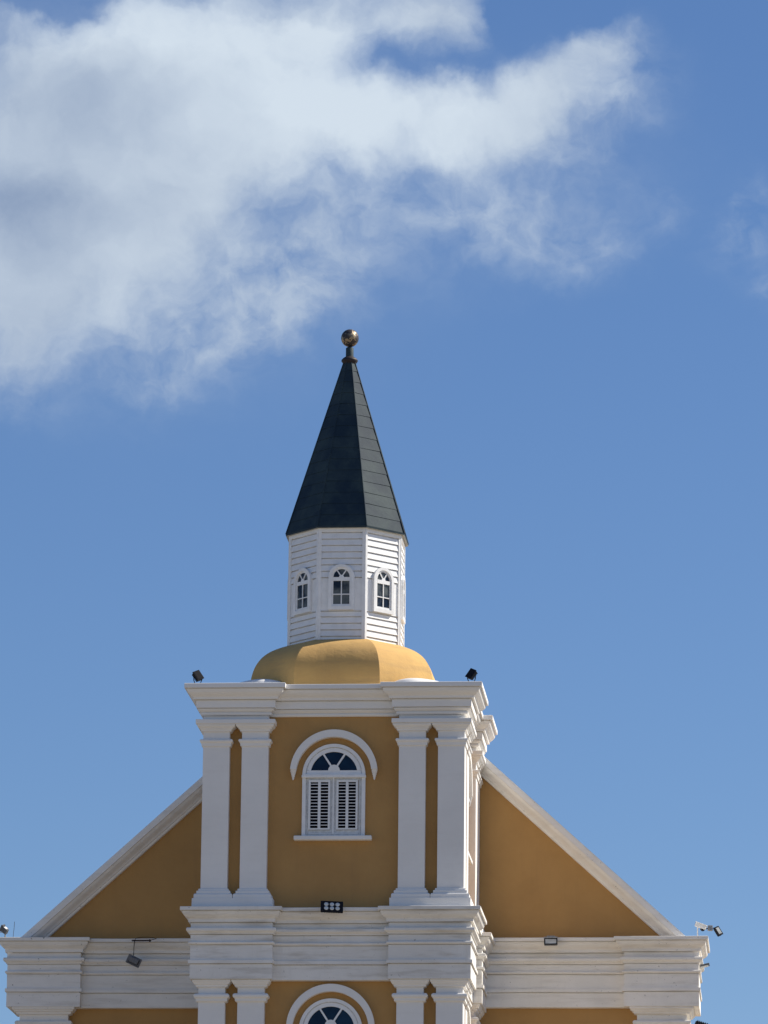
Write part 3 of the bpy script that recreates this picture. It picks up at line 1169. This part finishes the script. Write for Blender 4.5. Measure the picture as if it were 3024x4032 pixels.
# broken floodlight hanging from its cable on the left entablature
e = empty('floodlight', (-3.77, 3.60, 14.64))
tag(e, 'broken grey floodlight dangling by its cable from a rusty arm on the left cornice', 'floodlight')
b_ = MB([M['mgrey'], M['black']])
b_.xf = Matrix.Translation((-0.005, -0.04, -0.385)) @ rot3(radians(18), radians(24), radians(10))
b_.bbox(-0.126, 0.126, -0.018, 0.018, -0.078, 0.078, 0.006)
b_.bbox(-0.080, 0.080, -0.060, -0.018, -0.030, 0.060, 0.010)
b_.box(-0.088, 0.088, -0.024, -0.017, -0.052, -0.026, 1)
b_.box(0.076, 0.092, -0.024, -0.017, -0.052, 0.05, 1)
for i in range(5):
    b_.box(-0.115, 0.115, -0.026, -0.018, -0.078 + i * 0.010, -0.074 + i * 0.010)
b_.build('housing', e)
b_ = MB(M['rust'])
b_.bbox(-0.052, 0.29, -0.035, -0.012, -0.040, -0.016, 0.004)
b_.tube([(0.26, -0.02, -0.03), (0.30, -0.01, -0.012), (0.37, 0.05, 0.02)], 0.006, 6)
b_.box(0.255, 0.275, -0.04, -0.01, -0.05, -0.005)
b_.build('arm', e)
b_ = MB(M['black'])
b_.tube([(0.34, 0.06, 0.03), (0.24, 0.0, 0.035), (0.10, -0.02, 0.03), (0.02, -0.03, 0.01), (-0.002, -0.035, -0.03), (-0.008, -0.04, -0.15),
         (-0.012, -0.04, -0.30)], [0.004, 0.004, 0.005, 0.006, 0.008, 0.006, 0.005], 6)
b_.build('cable', e)

# halogen floodlight on the right entablature
e = empty('floodlight', (3.468, 3.74, 14.67))
tag(e, 'small rectangular floodlight with black rim clipped to the right hand cornice edge', 'floodlight')
R = Matrix.Translation((0, -0.17, -0.085)) @ rot3(radians(-14), radians(-1), radians(3))
b_ = MB(M['grey'])
b_.xf = R
b_.bbox(-0.110, 0.110, 0.0, 0.065, -0.062, 0.060, 0.008)
b_.bbox(-0.120, 0.118, -0.03, 0.004, 0.052, 0.075, 0.004)
b_.build('housing', e)
b_ = MB(M['black'])
b_.xf = R
band(b_, [(-0.116, -0.066), (0.116, -0.066), (0.116, 0.052), (-0.116, 0.052)], [(-0.095, -0.048), (0.095, -0.048), (0.095, 0.040), (-0.095, 0.040)],
     -0.016, 0.0, closed=True)
b_.build('rim', e)
b_ = MB(M['lampglass'])
b_.xf = R
b_.box(-0.095, 0.095, -0.008, -0.001, -0.048, 0.040)
b_.build('front_glass', e)
b_ = MB(M['grey'])
b_.bbox(-0.075, 0.070, -0.08, 0.02, 0.0, 0.028, 0.006)
b_.box(-0.02, 0.02, -0.13, -0.06, -0.03, 0.006)
b_.build('mount', e)

# floodlight on the left pavilion
e = empty('floodlight', (-6.065, 3.70, 14.668))
tag(e, 'grey green floodlight tilted down on a short stand at the far left cornice corner', 'floodlight')
b_ = MB([M['dgrey'], M['white_plastic']])
b_.xf = Matrix.Translation((-0.015, -0.02, 0.150)) @ rot3(radians(20), radians(38), radians(-20))
b_.bbox(-0.055, 0.070, -0.035, 0.035, -0.050, 0.050, 0.010)
b_.bbox(-0.075, -0.040, -0.045, 0.045, -0.060, 0.072, 0.008)
b_.box(-0.02, 0.045, -0.03, 0.03, 0.0502, 0.056, 1)
b_.build('housing', e)
b_ = MB(M['grey'])
b_.tube([(0, 0, 0), (0.0, 0, 0.06), (-0.005, 0, 0.10)], [0.018, 0.012, 0.012], 8)
b_.box(-0.03, 0.06, -0.03, 0.03, 0.0, 0.012)
b_.tube([(-0.01, 0, 0.11), (-0.09, 0, 0.115), (-0.16, 0, 0.11)], 0.006, 6)
b_.build('stand', e)

b_ = MB(M['dgrey'])
b_.tube([(0, 0, 0), (0.004, 0, 0.1), (0.014, 0, 0.2), (0.018, 0, 0.30)], 0.0045, 5)
b_.box(-0.03, 0.025, -0.02, 0.02, 0.0, 0.006)
o = b_.build('antenna_rod', None, (-5.925, 3.70, 14.668))
tag(o, 'thin upright wire rod on the far left cornice beside the stand floodlight', 'antenna')

# camera and lamp on the right pavilion
e = empty('security_camera', (5.99, 4.0, 14.668))
tag(e, 'white security camera on a short pole at the far right cornice corner', 'security camera')
b_ = MB(M['white_plastic'])
b_.tube([(0, 0, 0), (0, 0, 0.25)], 0.012, 8)
b_.lathe([(0.035, 0.0), (0.035, 0.012), (0.014, 0.018)], 0, 0, 12)
b_.build('pole', e)
b_ = MB([M['white_plastic'], M['dgrey']])
b_.xf = Matrix.Translation((0.045, 0.0, 0.245)) @ rot3(0, radians(22), radians(-12))
b_.bbox(-0.085, 0.105, -0.045, 0.045, -0.035, 0.040, 0.008)
b_.bbox(-0.095, 0.110, -0.052, 0.052, 0.036, 0.048, 0.004)
b_.box(-0.0885, -0.085, -0.034, 0.034, -0.027, 0.030, 1)
b_.build('housing', e)
b_ = MB(M['black'])
pr = [(0.040 * sin(pi * i / 10) + 0.0004, 0.192 - 0.040 * cos(pi * i / 10)) for i in range(11)]
b_.lathe(pr, 0.088, 0, 14)
b_.build('lens', e)
b_ = MB(M['black'])
b_.tube([(-0.09, 0.0, 0.002), (-0.07, 0, 0.025), (-0.04, 0, 0.035), (-0.012, 0, 0.02)], 0.003, 5)
b_.build('cable', e)

e = empty('floodlight', (6.13, 4.05, 14.86))
tag(e, 'black floodlight on a grey junction box reaching out beyond the far right cornice corner', 'floodlight')
b_ = MB(M['grey'])
b_.xf = Matrix.Translation((0.077, 0, 0.022)) @ rot3(0, 0, radians(10))
b_.bbox(-0.042, 0.042, -0.03, 0.03, -0.047, 0.047, 0.006)
b_.build('junction_box', e)
b_ = MB(M['black'])
b_.tube([(-0.10, -0.02, 0.0), (-0.02, 0, 0.010), (0.04, 0, 0.015)], 0.009, 6)
b_.tube([(0.11, 0, 0.020), (0.15, 0, 0.022), (0.19, 0, 0.022)], 0.010, 6)
b_.lathe([(0.016, 0.0), (0.019, 0.03)], 0.155, 0, 8)
b_.build('arm', e)
b_ = MB(M['black'])
b_.xf = Matrix.Translation((0.208, 0, -0.040)) @ rot3(radians(-20), radians(-24), radians(35))
b_.bbox(-0.042, 0.042, -0.032, 0.032, -0.080, 0.078, 0.010)
b_.bbox(-0.050, 0.050, -0.044, -0.028, -0.086, 0.084, 0.005)
b_.build('housing', e)
b_ = MB(M['lampglass'])
b_.xf = Matrix.Translation((0.208, 0, -0.040)) @ rot3(radians(-20), radians(-24), radians(35))
b_.box(0.0422, 0.045, -0.022, 0.020, -0.055, 0.060)
b_.box(-0.030, 0.030, -0.046, -0.044, -0.06, 0.06)
b_.build('front_glass', e)

e = empty('wall_lamp', (6.00, 4.05, 14.215))
tag(e, 'small dark wall lamp jutting out of the right side of the far right cornice', 'wall lamp')
b_ = MB([M['dgrey']])
b_.xf = Matrix.Translation((0.105, 0, 0.008)) @ rot3(0, radians(-13), 0)
b_.bbox(-0.090, 0.088, -0.035, 0.035, 0.006, 0.034, 0.010)
b_.bbox(0.070, 0.092, -0.036, 0.036, -0.020, 0.034, 0.008)
b_.build('housing', e)
b_ = MB([M['lens']])
b_.xf = Matrix.Translation((0.105, 0, 0.008)) @ rot3(0, radians(-13), 0)
b_.bbox(-0.085, 0.068, -0.030, 0.030, -0.024, 0.0055, 0.008)
b_.build('diffuser', e)
b_ = MB([M['dgrey']])
b_.box(-0.005, 0.020, -0.03, 0.03, -0.050, 0.030)
b_.build('back_plate', e)

e = empty('floodlight', (5.80, 4.30, 13.15))
tag(e, 'dark floodlight beside the right corner pilaster, cut by the bottom edge', 'floodlight')
b_ = MB([M['black']])
b_.xf = Matrix.Translation((0.25, 0, 0.06)) @ rot3(radians(30), radians(14), radians(20))
b_.bbox(-0.125, 0.125, -0.05, 0.05, -0.085, 0.055, 0.012)
for i in range(6):
    b_.box(-0.10 + i * 0.036, -0.09 + i * 0.036, -0.04, 0.04, 0.055, 0.075)
b_.build('housing', e)
b_ = MB([M['lens']])
b_.xf = Matrix.Translation((0.25, 0, 0.06)) @ rot3(radians(30), radians(14), radians(20))
b_.box(-0.10, 0.10, -0.053, -0.05, -0.07, 0.02)
b_.build('front_glass', e)
b_ = MB([M['black']])
b_.tube([(-0.005, 0, -0.03), (0.08, 0, -0.02), (0.2, 0, 0.02)], 0.012, 6)
b_.build('arm', e)
